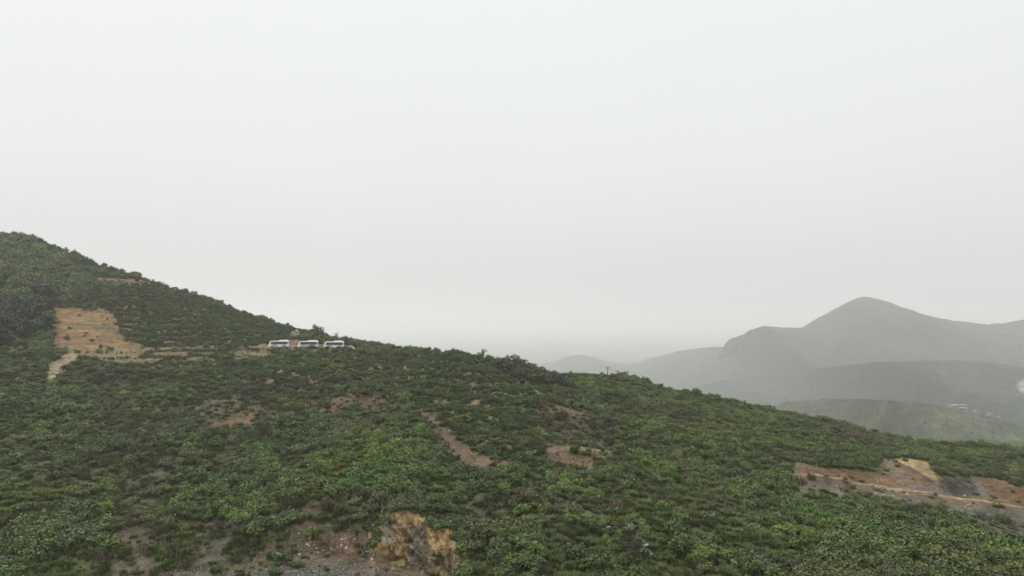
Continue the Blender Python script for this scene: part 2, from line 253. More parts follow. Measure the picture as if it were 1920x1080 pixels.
# ------------------------------------------------------------------ the hill: colours of its ground and how thickly it is grown over
wob = 5 * fbm(X / 7, D / 7, 4) + 3 * fbm(X / 1.8, D / 1.8, 3)
n1 = fbm(X / 14, D / 14, 4)[..., None]; n2 = fbm(X / 3, D / 3, 4)[..., None]
def mixn(a, b, t): return a * (1 - t) + b * t
TINT = mixn(np.array([.056, .058, .022]), np.array([.056, .082, .018]), np.clip(.5 + n1 * 1.4, 0, 1))
TINT = mixn(TINT, np.array([.12, .095, .062]), ss(.12, .45, n2) * .7)
DENS = np.ones_like(X)
TAN, RED, ORG, BRN, GRY, PAL = (.285, .172, .068), (.165, .10, .052), (.27, .165, .075), (.14, .10, .066), (.13, .12, .10), (.34, .28, .17)
PATCH = [ # polygon, colour, plants left, softness, strength
 ([(92, 568), (120, 570), (190, 579), (215, 583), (222, 612), (232, 632), (272, 645), (262, 655), (150, 664), (112, 657), (98, 630), (92, 600)], TAN, .01, 6, 1),
 ([(92, 590), (112, 592), (122, 640), (150, 650), (112, 657), (98, 630)], (.24, .125, .06), 0, 5, .7),
 ([(230, 770), (420, 745), (560, 775), (520, 810), (380, 830), (240, 850)], (.11, .088, .05), .5, 12, .7), ([(860, 930), (1060, 935), (1080, 990), (880, 985)], (.12, .10, .06), .45, 10, .7),
 ([(240, 880), (330, 850), (330, 1000), (240, 1060)], (.10, .085, .045), .5, 10, .7), ([(1480, 886), (1650, 913), (1750, 932), (1920, 955), (1920, 966), (1750, 946), (1640, 928), (1480, 900)], (.14, .11, .08), 0, 1, .6),
 ([(120, 606), (150, 604), (215, 612), (218, 622), (150, 618)], (.12, .12, .05), .4, 3, .9),
 ([(175, 628), (235, 624), (240, 630), (180, 634)], (.13, .12, .055), .2, 3, .7), ([(140, 588), (215, 590), (216, 598), (160, 600)], (.20, .16, .09), .1, 3, .7),
 ([(95, 645), (125, 625), (150, 640), (160, 662), (100, 665)], (.22, .12, .07), .1, 3, .9),
 ([(168, 519), (205, 520), (285, 529), (282, 535), (210, 532), (182, 530)], (.24, .15, .08), .05, 2, 1),
 ([(150, 556), (190, 558), (186, 575), (130, 569)], (.19, .125, .075), .2, 3, .8),
 ([(148, 667), (135, 682), (118, 685), (100, 710), (84, 706), (88, 688), (110, 676), (120, 667)], PAL, 0, 1.5, 1),
 ([(0, 640), (35, 643), (60, 665), (0, 662)], (.26, .17, .09), .2, 3, .9),
 ([(200, 648), (330, 651), (500, 649), (500, 654), (330, 657), (210, 656)], (.22, .15, .08), 0, 1.5, .95), ([(150, 661), (260, 660), (400, 662), (520, 659), (510, 664), (380, 668), (250, 667), (150, 667)], (.22, .15, .08), 0, 2, .9),
 ([(215, 671), (300, 672), (430, 676), (430, 680), (300, 679), (220, 679)], (.20, .14, .08), 0, 2, .85), ([(300, 640), (400, 646), (560, 641), (560, 644), (400, 649), (300, 644)], (.17, .13, .07), .1, 1.5, .8),
 ([(110, 655), (260, 655), (260, 672), (150, 668)], (.20, .14, .075), .35, 4, .6),
 ([(485, 642), (550, 640), (620, 646), (680, 650), (680, 655), (500, 657), (480, 655)], (.20, .125, .07), 0, 2.5, 1),
 ([(655, 668), (720, 680), (775, 688), (772, 697), (720, 690), (650, 674)], (.24, .16, .11), .25, 3, .8),
 ([(150, 705), (260, 712), (250, 728), (170, 722)], (.16, .11, .06), .5, 5, .7),
 ([(495, 705), (610, 700), (640, 722), (560, 735), (490, 730)], (.12, .085, .065), .45, 6, .8),
 ([(580, 745), (640, 738), (735, 740), (730, 762), (660, 768), (600, 775), (560, 768)], RED, .12, 4, .9),
 ([(385, 755), (420, 742), (480, 745), (560, 770), (500, 790), (400, 800), (340, 780)], BRN, .4, 6, .8),
 ([(425, 782), (450, 772), (480, 776), (470, 795), (400, 805), (385, 800)], ORG, .15, 3, .8),
 ([(330, 735), (460, 732), (480, 745), (380, 760), (310, 760)], GRY, .45, 7, .5),
 ([(772, 755), (797, 760), (834, 790), (872, 825), (906, 852), (955, 868), (900, 876), (864, 866), (840, 845), (811, 815), (788, 785)], (.175, .12, .068), .04, 6, 1),
 ([(800, 868), (870, 862), (960, 864), (1000, 868), (1000, 876), (900, 878), (810, 877)], (.20, .14, .09), .2, 3, .9),
 ([(985, 790), (1010, 772), (1080, 768), (1130, 785), (1170, 820), (1165, 860), (1120, 880), (1040, 880), (985, 840)], (.125, .085, .055), .3, 9, .93),
 ([(1005, 776), (1060, 768), (1115, 776), (1110, 784), (1050, 782)], (.21, .12, .075), .1, 3, .9),
 ([(1020, 846), (1090, 842), (1150, 845), (1148, 850), (1080, 850), (1030, 854)], (.26, .17, .10), 0, 2, 1),
 ([(1045, 858), (1090, 856), (1120, 870), (1110, 882), (1060, 876)], (.23, .145, .07), .15, 5, .8),
 ([(835, 717), (930, 716), (938, 721), (850, 722)], (.21, .13, .08), .1, 2, .9),
 ([(875, 742), (915, 738), (920, 752), (880, 758)], (.19, .12, .075), .3, 4, .9),
 ([(1335, 872), (1420, 875), (1440, 885), (1360, 884)], (.23, .14, .08), .2, 4, .8),
 ([(1270, 778), (1330, 786), (1310, 795), (1260, 788)], (.17, .12, .09), .4, 4, .7),
 ([(1560, 818), (1600, 822), (1680, 848), (1700, 860), (1640, 850)], (.20, .19, .15), .45, 5, .7),
 ([(1485, 868), (1560, 876), (1640, 890), (1650, 862), (1740, 868), (1765, 896), (1832, 905), (1840, 888), (1905, 904), (2100, 930), (2100, 985), (1920, 958), (1800, 942), (1700, 924), (1600, 918), (1530, 900), (1485, 888)], (.215, .115, .055), .1, 4, .98),
 ([(1655, 866), (1668, 862), (1700, 895), (1740, 918), (1700, 915), (1668, 900), (1650, 885)], (.26, .185, .115), 0, 2, 1),
 ([(1676, 864), (1705, 862), (1742, 868), (1762, 912), (1730, 897), (1692, 878)], (.44, .33, .145), 0, 1.5, 1),
 ([(1660, 862), (1675, 864), (1720, 888), (1790, 922), (1830, 938), (1815, 938), (1760, 914), (1700, 888)], (.11, .075, .055), 0, 1, .9),
 ([(1700, 905), (1760, 915), (1800, 932), (1740, 926)], (.17, .15, .13), 0, 2, .8),
 ([(1765, 898), (1822, 900), (1842, 936), (1800, 932), (1768, 915)], (.065, .070, .058), .1, 4, .95),
 ([(1818, 900), (1828, 900), (1858, 936), (1846, 938)], (.20, .20, .18), 0, 1, .8),
 ([(1868, 898), (1890, 900), (1905, 912), (1880, 915)], ORG, 0, 2, .9),
 ([(1490, 893), (1600, 908), (1690, 922), (1700, 940), (1600, 936), (1500, 918)], (.13, .115, .095), .07, 5, .9),
 ([(1485, 885), (1560, 893), (1650, 909.5), (1760, 928), (1920, 950), (2100, 976), (2100, 979), (1920, 953), (1750, 930.5), (1650, 912.5), (1560, 896), (1485, 888)], (.36, .27, .16), 0, 1, 1),
 ([(1680, 932), (1800, 945), (1920, 958), (2100, 985), (2100, 1045), (1920, 1020), (1820, 992), (1700, 968)], (.14, .12, .095), .12, 7, .9),
 ([(1470, 900), (1530, 912), (1600, 930), (1560, 932), (1480, 912)], (.24, .19, .10), .4, 4, .5),
 ([(180, 1062), (300, 1056), (420, 1052), (560, 1060), (700, 1052), (900, 1075), (900, 1120), (150, 1120)], (.13, .10, .07), .35, 5, .9),
 ([(330, 1078), (480, 1072), (600, 1066), (720, 1066), (800, 1078), (900, 1120), (300, 1130)], (.13, .122, .10), .12, 4, .85),
 ([(200, 1000), (250, 995), (330, 1020), (330, 1062), (200, 1065)], (.14, .10, .075), .35, 7, .8),
 ([(365, 975), (420, 965), (440, 1010), (420, 1060), (350, 1055)], (.15, .125, .095), .3, 6, .8),
 ([(520, 958), (600, 950), (605, 1000), (720, 1000), (725, 1055), (560, 1058), (450, 1062), (430, 1052), (540, 1020)], (.145, .10, .065), .22, 5, .9),
 ([(605, 1010), (660, 1008), (670, 1045), (610, 1048)], (.20, .115, .065), .1, 5, .8),
 ([(712, 960), (745, 944), (795, 954), (815, 982), (846, 984), (862, 1012), (866, 1060), (850, 1085), (700, 1066), (690, 1035), (712, 1010)], (.46, .29, .12), 0, 2, 1),
 ([(205, 690), (222, 690), (216, 790), (196, 800)], (.13, .10, .07), .4, 6, .6),
 ([(205, 850), (235, 850), (250, 920), (235, 1000), (215, 1000), (222, 930)], (.12, .10, .07), .35, 6, .7),
 ([(255, 880), (300, 860), (320, 900), (290, 950), (250, 1000), (245, 940)], (.09, .08, .055), .45, 7, .6),
 ([(60, 860), (180, 850), (200, 890), (60, 920)], (.085, .075, .055), .45, 9, .6),
 ([(40, 955), (90, 950), (85, 968), (40, 968)], (.20, .10, .06), .3, 5, .7),
 ([(1060, 930), (1085, 948), (1110, 970), (1100, 975), (1070, 950)], (.20, .18, .14), .2, 3, .8),
 ([(1160, 985), (1240, 1010), (1210, 1035), (1150, 1040), (1160, 1010)], (.13, .11, .08), .45, 7, .6),
 ([(1150, 900), (1250, 905), (1300, 940), (1200, 930)], (.10, .10, .06), .6, 8, .5),
 ([(1440, 855), (1500, 862), (1500, 885), (1460, 880)], (.22, .22, .18), .4, 5, .7),
]
for poly, col, keep, soft, st in PATCH:
    soft = soft * 1.5 if soft >= 3 else soft
    p = np.array(poly); x0, y0 = p.min(0) - 25; x1, y1 = p.max(0) + 25
    ii = np.where((gx >= x0) & (gx <= x1))[0]
    if not len(ii): continue
    sl = slice(ii[0], ii[-1] + 1); jj = np.where(((PY[:, sl] >= y0) & (PY[:, sl] <= y1)).any(1))[0]
    sj = slice(jj[0], jj[-1] + 1)
    m = pmask(poly, PX[sj, sl], PY[sj, sl], soft, wob[sj, sl] * min(1, soft / 4))
    v = .56 * (1 + .6 * n2[sj, sl, 0] + .4 * n1[sj, sl, 0] + .7 * fbm(X[sj, sl] / 9, Z[sj, sl] / .7, 3))
    m = m * (1 - .45 * ss(.0, .35, fn[sj, sl] + .3 * rn[sj, sl]) * (st < .99))
    TINT[sj, sl] = mixn(TINT[sj, sl], np.array(col) * v[..., None], (m * st)[..., None])
    m = np.maximum(m, pmask(poly, PX[sj, sl], PY[sj, sl] - (5 if p[:, 1].max() < 900 else 9), soft, wob[sj, sl] * min(1, soft / 4)) * .85)
    DENS[sj, sl] *= 1 - m * (1 - keep)
# rock in the front cut: ochre, rust and grey
cm = (cutm * (PX < 900) * (PX > 690))[..., None]
gr = pmask([(764, 985), (785, 968), (803, 1000), (806, 1052), (766, 1050)], PX, PY, 5, wob * .6)[..., None]
gl = pmask([(718, 975), (738, 960), (738, 1010), (722, 1012)], PX, PY, 3, wob * .3)[..., None]
ru = ss(-.02, .22, fbm(X / .55 + 9 + .3 * Z, Z / 4, 4))[..., None] * .9
TINT = mixn(TINT, mixn(np.array([.50, .37, .195]), np.array([.38, .185, .055]), np.clip(ru * (.35 + .8 * ss(795, 815, PX)[..., None]), 0, 1)), cm * .85)
TINT = mixn(TINT, np.array([.30, .265, .215]) * (1 + .5 * n2), np.clip(gr, 0, 1) * cm * .9)
TINT = mixn(TINT, np.array([.42, .38, .30]), gl * cm * .9)
tal = pmask([(690, 1032), (740, 1040), (800, 1050), (822, 1030), (870, 1022), (880, 1090), (690, 1070)], PX, PY, 6, wob)[..., None]
TINT = mixn(TINT, np.array([.155, .11, .068]) * (1 + .6 * n2), tal * .85)
tr = ss(.5, .75, fr) * (1 - ss(.93, 1, fr)) * cropm * (.25 + .75 * ss(-.25, .1, fbm(X / 9, D / 9, 3)))
TINT = mixn(TINT, np.array([.17, .14, .07]), (tr * .9)[..., None])
DENS *= 1 - cutm * .97
green = np.clip(ss(1040, 1150, PX) * (1 - ss(.10, .5, (PY - cyx[None]) / 350)), 0, 1)
TINT = mixn(TINT, np.array([.060, .085, .030]), green[..., None] * .7 * (DENS[..., None] > .6))
TINT = np.clip(TINT, .015, .8)
tb = np.repeat(TINT[-1:], NB, 0); tn = np.repeat(TINT[:1], NK, 0)
hill = np_mesh('hillside', np.stack([GX, GY, GZ], -1).reshape(-1, 3), grid_faces(*GX.shape), M['ground'])
ca = hill.data.color_attributes.new('tint', 'FLOAT_COLOR', 'POINT')
ca.data.foreach_set('color', np.concatenate([np.concatenate([tn, TINT, tb]).reshape(-1, 3), np.ones((GX.size, 1))], 1).astype(np.float32).ravel())
tag(hill, kind='structure')

# ------------------------------------------------------------------ plants
def leaves(cent, nrm, size, aspect=1.6, rng=rs, tilt=.5):
    k = len(cent); nn = nrm + rng.normal(size=(k, 3)) * tilt; nn /= np.linalg.norm(nn, axis=1)[:, None]
    a = np.cross(nn, rng.normal(size=(k, 3))); a /= np.linalg.norm(a, axis=1)[:, None]; b = np.cross(nn, a)
    s = (size * rng.uniform(.6, 1.35, k))[:, None]
    V = np.stack([cent - a * s * aspect * .5, cent + b * s * .5, cent + a * s * aspect * .5, cent - b * s * .5], 1).reshape(-1, 3)
    return V, np.arange(4 * k).reshape(-1, 4)
def leaf_mesh(name, V, Q, mat, lf):
    me = np_mesh(name, V, Q, mat, smooth=False, link=False)
    a = me.attributes.new('leaf', 'FLOAT', 'FACE'); a.data.foreach_set('value', np.asarray(lf[:len(me.polygons)], np.float32)); return me
def crown_pts(nl, lobes, squash=.8, rng=rs, inner=.25):
    P, Nn = [], []; tot = sum(r ** 2 for *_, r in lobes)
    for (cx, cy, cz, r) in lobes:
        k = int(nl * r * r / tot); d = rng.normal(size=(k, 3)); d /= np.linalg.norm(d, axis=1)[:, None]
        d[:, 2] = np.where(d[:, 2] < -.3, -d[:, 2], d[:, 2])
        rad = r * np.where(rng.rand(k) < inner, rng.uniform(.4, .9, k), rng.uniform(.86, 1.12, k))
        P.append(np.array([cx, cy, cz]) + d * rad[:, None] * np.array([1, 1, squash])); Nn.append(d)
    return np.concatenate(P), np.concatenate(Nn)
def shrub_mesh(name, mat, nl=420, lsize=.18, spread=.55, rng=rs, squash=.8, tall=1.):
    nlb = rng.randint(5, 9); lobes = []
    for k in range(nlb):
        a = rng.uniform(0, 6.28); q = spread * math.sqrt(rng.rand()); r = rng.uniform(.28, .52)
        lobes.append((q * math.cos(a), q * math.sin(a), rng.uniform(.25, .75) * tall, r))
    P, Nn = crown_pts(nl, lobes, squash, rng); k = rng.rand(len(P)) < .1
    P[k] *= np.array([1.15, 1.15, 1.25]); P[:, 2] = np.maximum(P[:, 2], .0)
    V, Q = leaves(P, Nn * .8 + np.array([0, 0, .35]), lsize, rng=rng); return leaf_mesh(name, V, Q, mat, rng.rand(len(Q)))
def blades_mesh(name, mat, k=90, h=.9, wd=.05, lean=.45, rng=rs, rad=.35, segs=2):
    V, Q = [], []
    for i in range(k):
        a = rng.uniform(0, 6.28); r = rad * math.sqrt(rng.rand()); b = np.array([r * math.cos(a), r * math.sin(a), 0.])
        la = a + rng.normal() * .6; hh = h * rng.uniform(.5, 1.15); d = np.array([math.cos(la), math.sin(la), 0]); s = np.array([-d[1], d[0], 0]) * wd
        ln = lean * rng.uniform(.3, 1.3) * hh; m = b + d * ln * .35 + np.array([0, 0, hh * .6]); t = b + d * ln + np.array([0, 0, hh])
        o = len(V); V += [b - s, b + s, m + s * .8, m - s * .8, t + s * .2, t - s * .2]; Q += [[o, o + 1, o + 2, o + 3], [o + 3, o + 2, o + 4, o + 5]]
    return leaf_mesh(name, np.array(V), np.array(Q), mat, np.repeat(rng.rand(k), 2))
def crop_mesh(name, mat, rng=rs):
    P, Nn = [], []
    for k in range(rng.randint(4, 7)):
        a = rng.uniform(0, 6.28); d = np.array([math.cos(a) * .4, math.sin(a) * .4, 1.]); m = 34
        t = rng.rand(m) ** .8; c = t[:, None] * d * rng.uniform(.8, 1.25) + rng.normal(size=(m, 3)) * .13; c[:, 2] = np.maximum(c[:, 2], .03)
        P.append(c); Nn.append(rng.normal(size=(m, 3)) * .6 + np.array([0, 0, .6]))
    V, Q = leaves(np.concatenate(P), np.concatenate(Nn), .19, 1.9, rng); return leaf_mesh(name, V, Q, mat, rng.rand(len(Q)))
def tubes(segs, sides=5):
    V, Fq = [], []
    for (a, b, ra, rb) in segs:
        a = np.array(a, float); b = np.array(b, float); d = b - a; d /= np.linalg.norm(d) + 1e-9
        u = np.cross(d, [.3, .9, .2]); u /= np.linalg.norm(u); v = np.cross(d, u); o = len(V)
        for c, r in ((a, ra), (b, rb)):
            for k in range(sides):
                t = 6.2832 * k / sides; V.append(c + r * (u * math.cos(t) + v * math.sin(t)))
        for k in range(sides): Fq.append([o + k, o + (k + 1) % sides, o + sides + (k + 1) % sides, o + sides + k])
    return np.array(V), np.array(Fq)
def twig_mesh(name, mat, rng=rs):
    segs = []
    for k in range(26):
        a = rng.uniform(0, 6.28); d = np.array([math.cos(a) * rng.uniform(.2, .9), math.sin(a) * rng.uniform(.2, .9), rng.uniform(.6, 1.1)]); m = d * .55 + rng.normal(size=3) * .05
        segs.append(((0, 0, 0), m, .025, .02)); segs.append((m, d, .02, .008))
        for q in range(3): segs.append((m, m + (d - m) * .7 + rng.normal(size=3) * .25, .014, .006))
    V, Q = tubes(segs, 3); V[:, 2] = np.maximum(V[:, 2], 0)
    P = rng.normal(size=(60, 3)) * np.array([.4, .4, .25]) + np.array([0, 0, .65]); P[:, 2] = np.abs(P[:, 2])
    V2, Q2 = leaves(P, rng.normal(size=(60, 3)), .10, rng=rng)
    return leaf_mesh(name, np.concatenate([V, V2]), np.concatenate([Q, Q2 + len(V)]), mat, rng.rand(len(Q) + 60))
LIB = {
 'dark': [shrub_mesh('dark shrub', M['dark'], 620, .145) for _ in range(5)],
 'bright': [shrub_mesh('bright shrub', M['bright'], 600, .15) for _ in range(4)],
 'pale': [shrub_mesh('pale shrub', M['pale'], 380, .18, .7, squash=.6) for _ in range(4)],
 'dry': [blades_mesh('dry tuft', M['dry'], 80, 1.0, .04) for _ in range(3)],
 'grass': [blades_mesh('grass tuft', M['grass'], 95, .8, .045, .7, rad=.6) for _ in range(4)],
 'twig': [twig_mesh('brush', M['twig']) for _ in range(3)],
 'crop': [crop_mesh('crop bush', M['crop']) for _ in range(4)],
}
ORDER = ['dark', 'bright', 'pale', 'dry', 'grass', 'twig', 'crop']
def proto_coll(key):
    c = bpy.data.collections.new('library ' + key)
    for i, me in enumerate(LIB[key]):
        o = bpy.data.objects.new('%s_%02d' % (key, i), me); c.objects.link(o)
    return c
COLL = {k: proto_coll(k) for k in ORDER}
LIB['lime'] = [shrub_mesh('lime shrub', M['lime'], 380, .2) for _ in range(2)]
def scatter(name, P, S, coll, cnt, label, cat):
    k = len(P); me = bpy.data.meshes.new(name); me.vertices.add(k); me.vertices.foreach_set('co', np.asarray(P, np.float32).ravel())
    def at(nm, ty, vals, key='value'):
        a = me.attributes.new(nm, ty, 'POINT'); a.data.foreach_set(key, np.asarray(vals).ravel())
    at('size', 'FLOAT_VECTOR', np.asarray(S, np.float32), 'vector'); at('pick', 'INT', rs.randint(0, cnt, k).astype(np.int32))
    at('turn', 'FLOAT_VECTOR', np.stack([rs.normal(0, .12, k), rs.normal(0, .12, k), rs.uniform(0, 6.28, k)], -1).astype(np.float32), 'vector')
    o = bpy.data.objects.new(name, me); sc.collection.objects.link(o)
    g = bpy.data.node_groups.new(name, 'GeometryNodeTree')
    g.interface.new_socket('Geometry', in_out='INPUT', socket_type='NodeSocketGeometry'); g.interface.new_socket('Geometry', in_out='OUTPUT', socket_type='NodeSocketGeometry')
    gi = g.nodes.new('NodeGroupInput'); go = g.nodes.new('NodeGroupOutput'); ip = g.nodes.new('GeometryNodeInstanceOnPoints')
    ci = g.nodes.new('GeometryNodeCollectionInfo'); ci.inputs['Collection'].default_value = coll
    ci.inputs['Separate Children'].default_value = True; ci.inputs['Reset Children'].default_value = True
    ip.inputs['Pick Instance'].default_value = True
    def na(nm, ty):
        q = g.nodes.new('GeometryNodeInputNamedAttribute'); q.data_type = ty; q.inputs['Name'].default_value = nm; return q.outputs['Attribute']
    er = g.nodes.new('FunctionNodeEulerToRotation'); g.links.new(na('turn', 'FLOAT_VECTOR'), er.inputs[0])
    g.links.new(gi.outputs[0], ip.inputs['Points']); g.links.new(ci.outputs[0], ip.inputs['Instance']); g.links.new(na('pick', 'INT'), ip.inputs['Instance Index'])
    g.links.new(er.outputs[0], ip.inputs['Rotation']); g.links.new(na('size', 'FLOAT_VECTOR'), ip.inputs['Scale']); g.links.new(ip.outputs[0], go.inputs[0])
    md = o.modifiers.new('scatter', 'NODES'); md.node_group = g
    tag(o, label, cat, kind='stuff'); return o
# areas of the grid cells, for even scattering over the ground
def cell_area(X_, Y_, Z_):
    P_ = np.stack([X_, Y_, Z_], -1); return np.linalg.norm(np.cross(P_[:-1, 1:] - P_[:-1, :-1], P_[1:, :-1] - P_[:-1, :-1]), axis=-1)
AREA = cell_area(X, D, Z)
vis = (PY[:-1, :-1] < 1210) & (PX[:-1, :-1] > -220) & (PX[:-1, :-1] < 2140)
def sample(weight, count, lift=-.05):
    wgt = (AREA * weight[:-1, :-1] * vis).ravel(); wgt /= wgt.sum(); idx = rs.choice(wgt.size, count, p=wgt)
    j, i = np.divmod(idx, NI - 1); u = rs.rand(count); v = rs.rand(count)
    def b(A_): return (A_[j, i] * (1 - u) + A_[j, i + 1] * u) * (1 - v) + (A_[j + 1, i] * (1 - u) + A_[j + 1, i + 1] * u) * v
    P_ = np.stack([b(X), b(D), b(Z) + lift], -1); return P_, b(PX), b(PY)
clump = .62 * fbm(X / 9 + 31, D / 11, 3) + .5 * fbm(X / 2.6 + 31, D / 3.2, 2); sp1 = fbm(X / 16 + 50, D / 16, 3); sp2 = fbm(X / 10 + 90, D / 10 + 7, 3)
crop_w = cropm * DENS * np.where(fr < .55, 1, .01 + .2 * (fbm(X / 9, D / 9, 3) < -.15))
LUSH = [[(560, 790), (640, 765), (760, 768), (820, 820), (850, 866), (800, 905), (780, 938), (700, 948), (600, 900), (560, 850)], [(860, 884), (1000, 884), (1010, 930), (860, 945)],
        [(330, 860), (500, 850), (560, 930), (530, 1040), (440, 1040), (340, 950)], [(0, 975), (150, 950), (200, 1060), (0, 1090)], [(870, 1000), (1000, 990), (1150, 1090), (870, 1090)],
        [(1580, 960), (1700, 985), (1930, 1050), (1930, 1100), (1480, 1100)], [(215, 820), (330, 800), (420, 860), (300, 880)], [(0, 450), (250, 520), (200, 560), (90, 570), (90, 660), (0, 660)]]
lush = np.zeros_like(X)
for q_ in LUSH: lush = np.maximum(lush, pmask(q_, PX, PY, 14, wob * 1.5))
macro = ss(-.28, .22, fbm(X / 26 + 7, D / 30, 3))
wild = DENS ** 1.6 * (1 - cropm * .93) * np.clip(.10 + .62 * macro + 1.1 * lush, 0, 1.6)
W = {
 'dark': wild * (.04 + ss(-.08, .22, clump)) * (.35 + ss(-.2, .2, -sp1)) * (1 - green * .6),
 'bright': wild * (.03 + ss(-.02, .25, clump)) * (.15 + 1.3 * ss(.0, .28, sp1)) * (1 + green * .7),
 'pale': wild * (.05 + ss(-.1, .22, clump)) * (.10 + ss(.05, .3, sp2) * 1.1) * (1 - ss(.3, .8, green)),
 'dry': (DENS * .8 + .005) * (.15 + ss(.12, .35, -sp2)) * (1 - cropm * .6),
 'grass': (DENS * .9 + .006) * (1 + green),
 'twig': np.clip(DENS - .15, 0, 1) * (1 - DENS) * 4.5 + wild * .25 * ss(.1, .3, -sp2 - sp1 * .5),
}
def sizes(k, lo, hi, flat=.85):
    s = lo * .8 + (hi * 1.5 - lo * .8) * rs.rand(k) ** 2.2; return np.stack([s, s, s * rs.uniform(flat - .15, flat + .25, k)], -1)
PICK = []      # near, large shrubs that become objects of their own
def spread(key, count, lo, hi, label, cat, name, hero=0):
    P_, x_, y_ = sample(W[key], count); S_ = sizes(count, lo, hi)
    left = (1 - ss(90, 190, x_)) * (1 - ss(560, 640, y_))      # taller growth on the upper left
    S_ *= (1 + .8 * left)[:, None]
    if hero:
        inf = (x_ > 8) & (x_ < 1912) & (y_ < 1076) & (y_ > 700); score = np.where(inf, S_[:, 0] / P_[:, 1] ** 1.2, -1)
        top = np.argsort(-score)[:hero]; keep = np.ones(count, bool); keep[top] = False
        for t in top: PICK.append((key, P_[t], S_[t], x_[t], y_[t]))
        P_, S_ = P_[keep], S_[keep]
    scatter(name, P_, S_, COLL[key], len(LIB[key]), label, cat)
spread('dark', 13500, .5, 1.3, 'dark green scrub covering the whole hillside', 'scrub', 'dark_scrub', 120)
spread('bright', 9500, .45, 1.2, 'fresh bright green scrub mixed through the hillside growth', 'scrub', 'bright_scrub', 90)
spread('pale', 6500, .45, .95, 'pale silvery green weeds scattered over the lower slope', 'weeds', 'pale_weeds', 60)
spread('dry', 9000, .45, .9, 'dry tan grass tufts between the green bushes', 'dry grass', 'dry_grass')
spread('grass', 110000, .35, .85, 'short green grass covering the slope between bushes', 'grass', 'grass')
spread('twig', 3200, .5, 1.1, 'brown leafless brush around the bare soil patches', 'brush', 'dry_brush')
P_, x_, y_ = sample(crop_w, 13000)
cs_ = rs.uniform(.42, .72, 13000); scatter('crop_rows', P_, np.stack([cs_, cs_, cs_ * 1.15], -1), COLL['crop'], len(LIB['crop']), 'rows of low crop bushes planted along the hillside terraces', 'crop')

# the large shrubs one can tell apart
def where(x, y):
    if y < 790: return 'on the planted terraces under the minibuses' if x < 900 else 'on the upper slope right of the soil trail'
    if x < 230: return 'in the lower left corner' if y > 930 else 'on the left side of the slope'
    if 640 < x < 900 and y > 880: return 'just above and beside the ochre rock cut'
    if x < 640: return 'on the bank left of the ochre rock cut' if y > 900 else 'on the mid slope left of the soil trail'
    if x < 1300: return 'on the slope right of the ochre rock cut' if y > 880 else 'near the bare brown mound'
    return 'on the lower right ridge below the dirt road' if y > 930 else 'beside the dirt road on the right'
LOOK = {'dark': 'dense dark green shrub', 'bright': 'leafy fresh green shrub', 'pale': 'loose pale green shrub'}
for key, p, s, x, y in PICK:
    me = random.choice(LIB[key]); o = bpy.data.objects.new('shrub', me); sc.collection.objects.link(o)
    o.location = p; o.scale = s * 1.15; o.rotation_euler = (rs.normal(0, .08), rs.normal(0, .08), rs.uniform(0, 6.28))
    wh = where(x, y); tag(o, LOOK[key] + ' ' + wh, 'shrub', {'dark': 'dark', 'bright': 'fresh green', 'pale': 'pale'}[key] + ' shrubs ' + wh)

def big_shrub(px, py, s, key, label, group=None, name='shrub', drop=0):
    o = bpy.data.objects.new(name, random.choice(LIB[key])); sc.collection.objects.link(o); o.location = ground_at(px, py) - Vector((0, drop * 1.6, .1 + drop))
    o.scale = (s, s * rs.uniform(.85, 1.15), s * rs.uniform(.8, 1.1)); o.rotation_euler = (0, 0, rs.uniform(0, 6.28)); tag(o, label, 'shrub' if key != 'dry' else 'dry grass', group)
for k in range(44):
    t = k / 43; x = 700 + 172 * t + rs.normal() * 3; y = np.interp(x, CUTS[0][0], CUTS[0][1]) - rs.uniform(0, 10)
    big_shrub(x, y, rs.uniform(.9, 1.6), 'dark' if rs.rand() < .6 else 'bright', 'leafy shrub hanging over the upper rim of the ochre rock cut', 'shrubs on the rim of the ochre rock cut', drop=.3)
for k in range(34):
    big_shrub(rs.uniform(655, 790), rs.uniform(880, 925), rs.uniform(1.2, 2.1), 'bright', 'tall bright green shrub in the thick clump above the rock cut', 'tall bright shrubs above the rock cut')
for k in range(12): big_shrub(rs.uniform(545, 605), rs.uniform(800, 818), rs.uniform(.8, 1.4), 'lime', 'yellow green shrub in the small lime coloured clump on the mid slope', 'lime coloured shrubs on the mid slope')
for x, y in ((440, 838), (447, 848), (432, 850), (452, 872), (455, 884), (722, 833), (1508, 902), (1520, 898), (1500, 906), (985, 940), (995, 945), (1045, 950), (1155, 955), (1590, 922), (600, 833)):
    big_shrub(x, y, rs.uniform(1.3, 2.2), 'dry', 'large tan tuft of dry reed grass standing out from the green', 'large dry grass tufts on the slope', 'dry_grass_tuft')
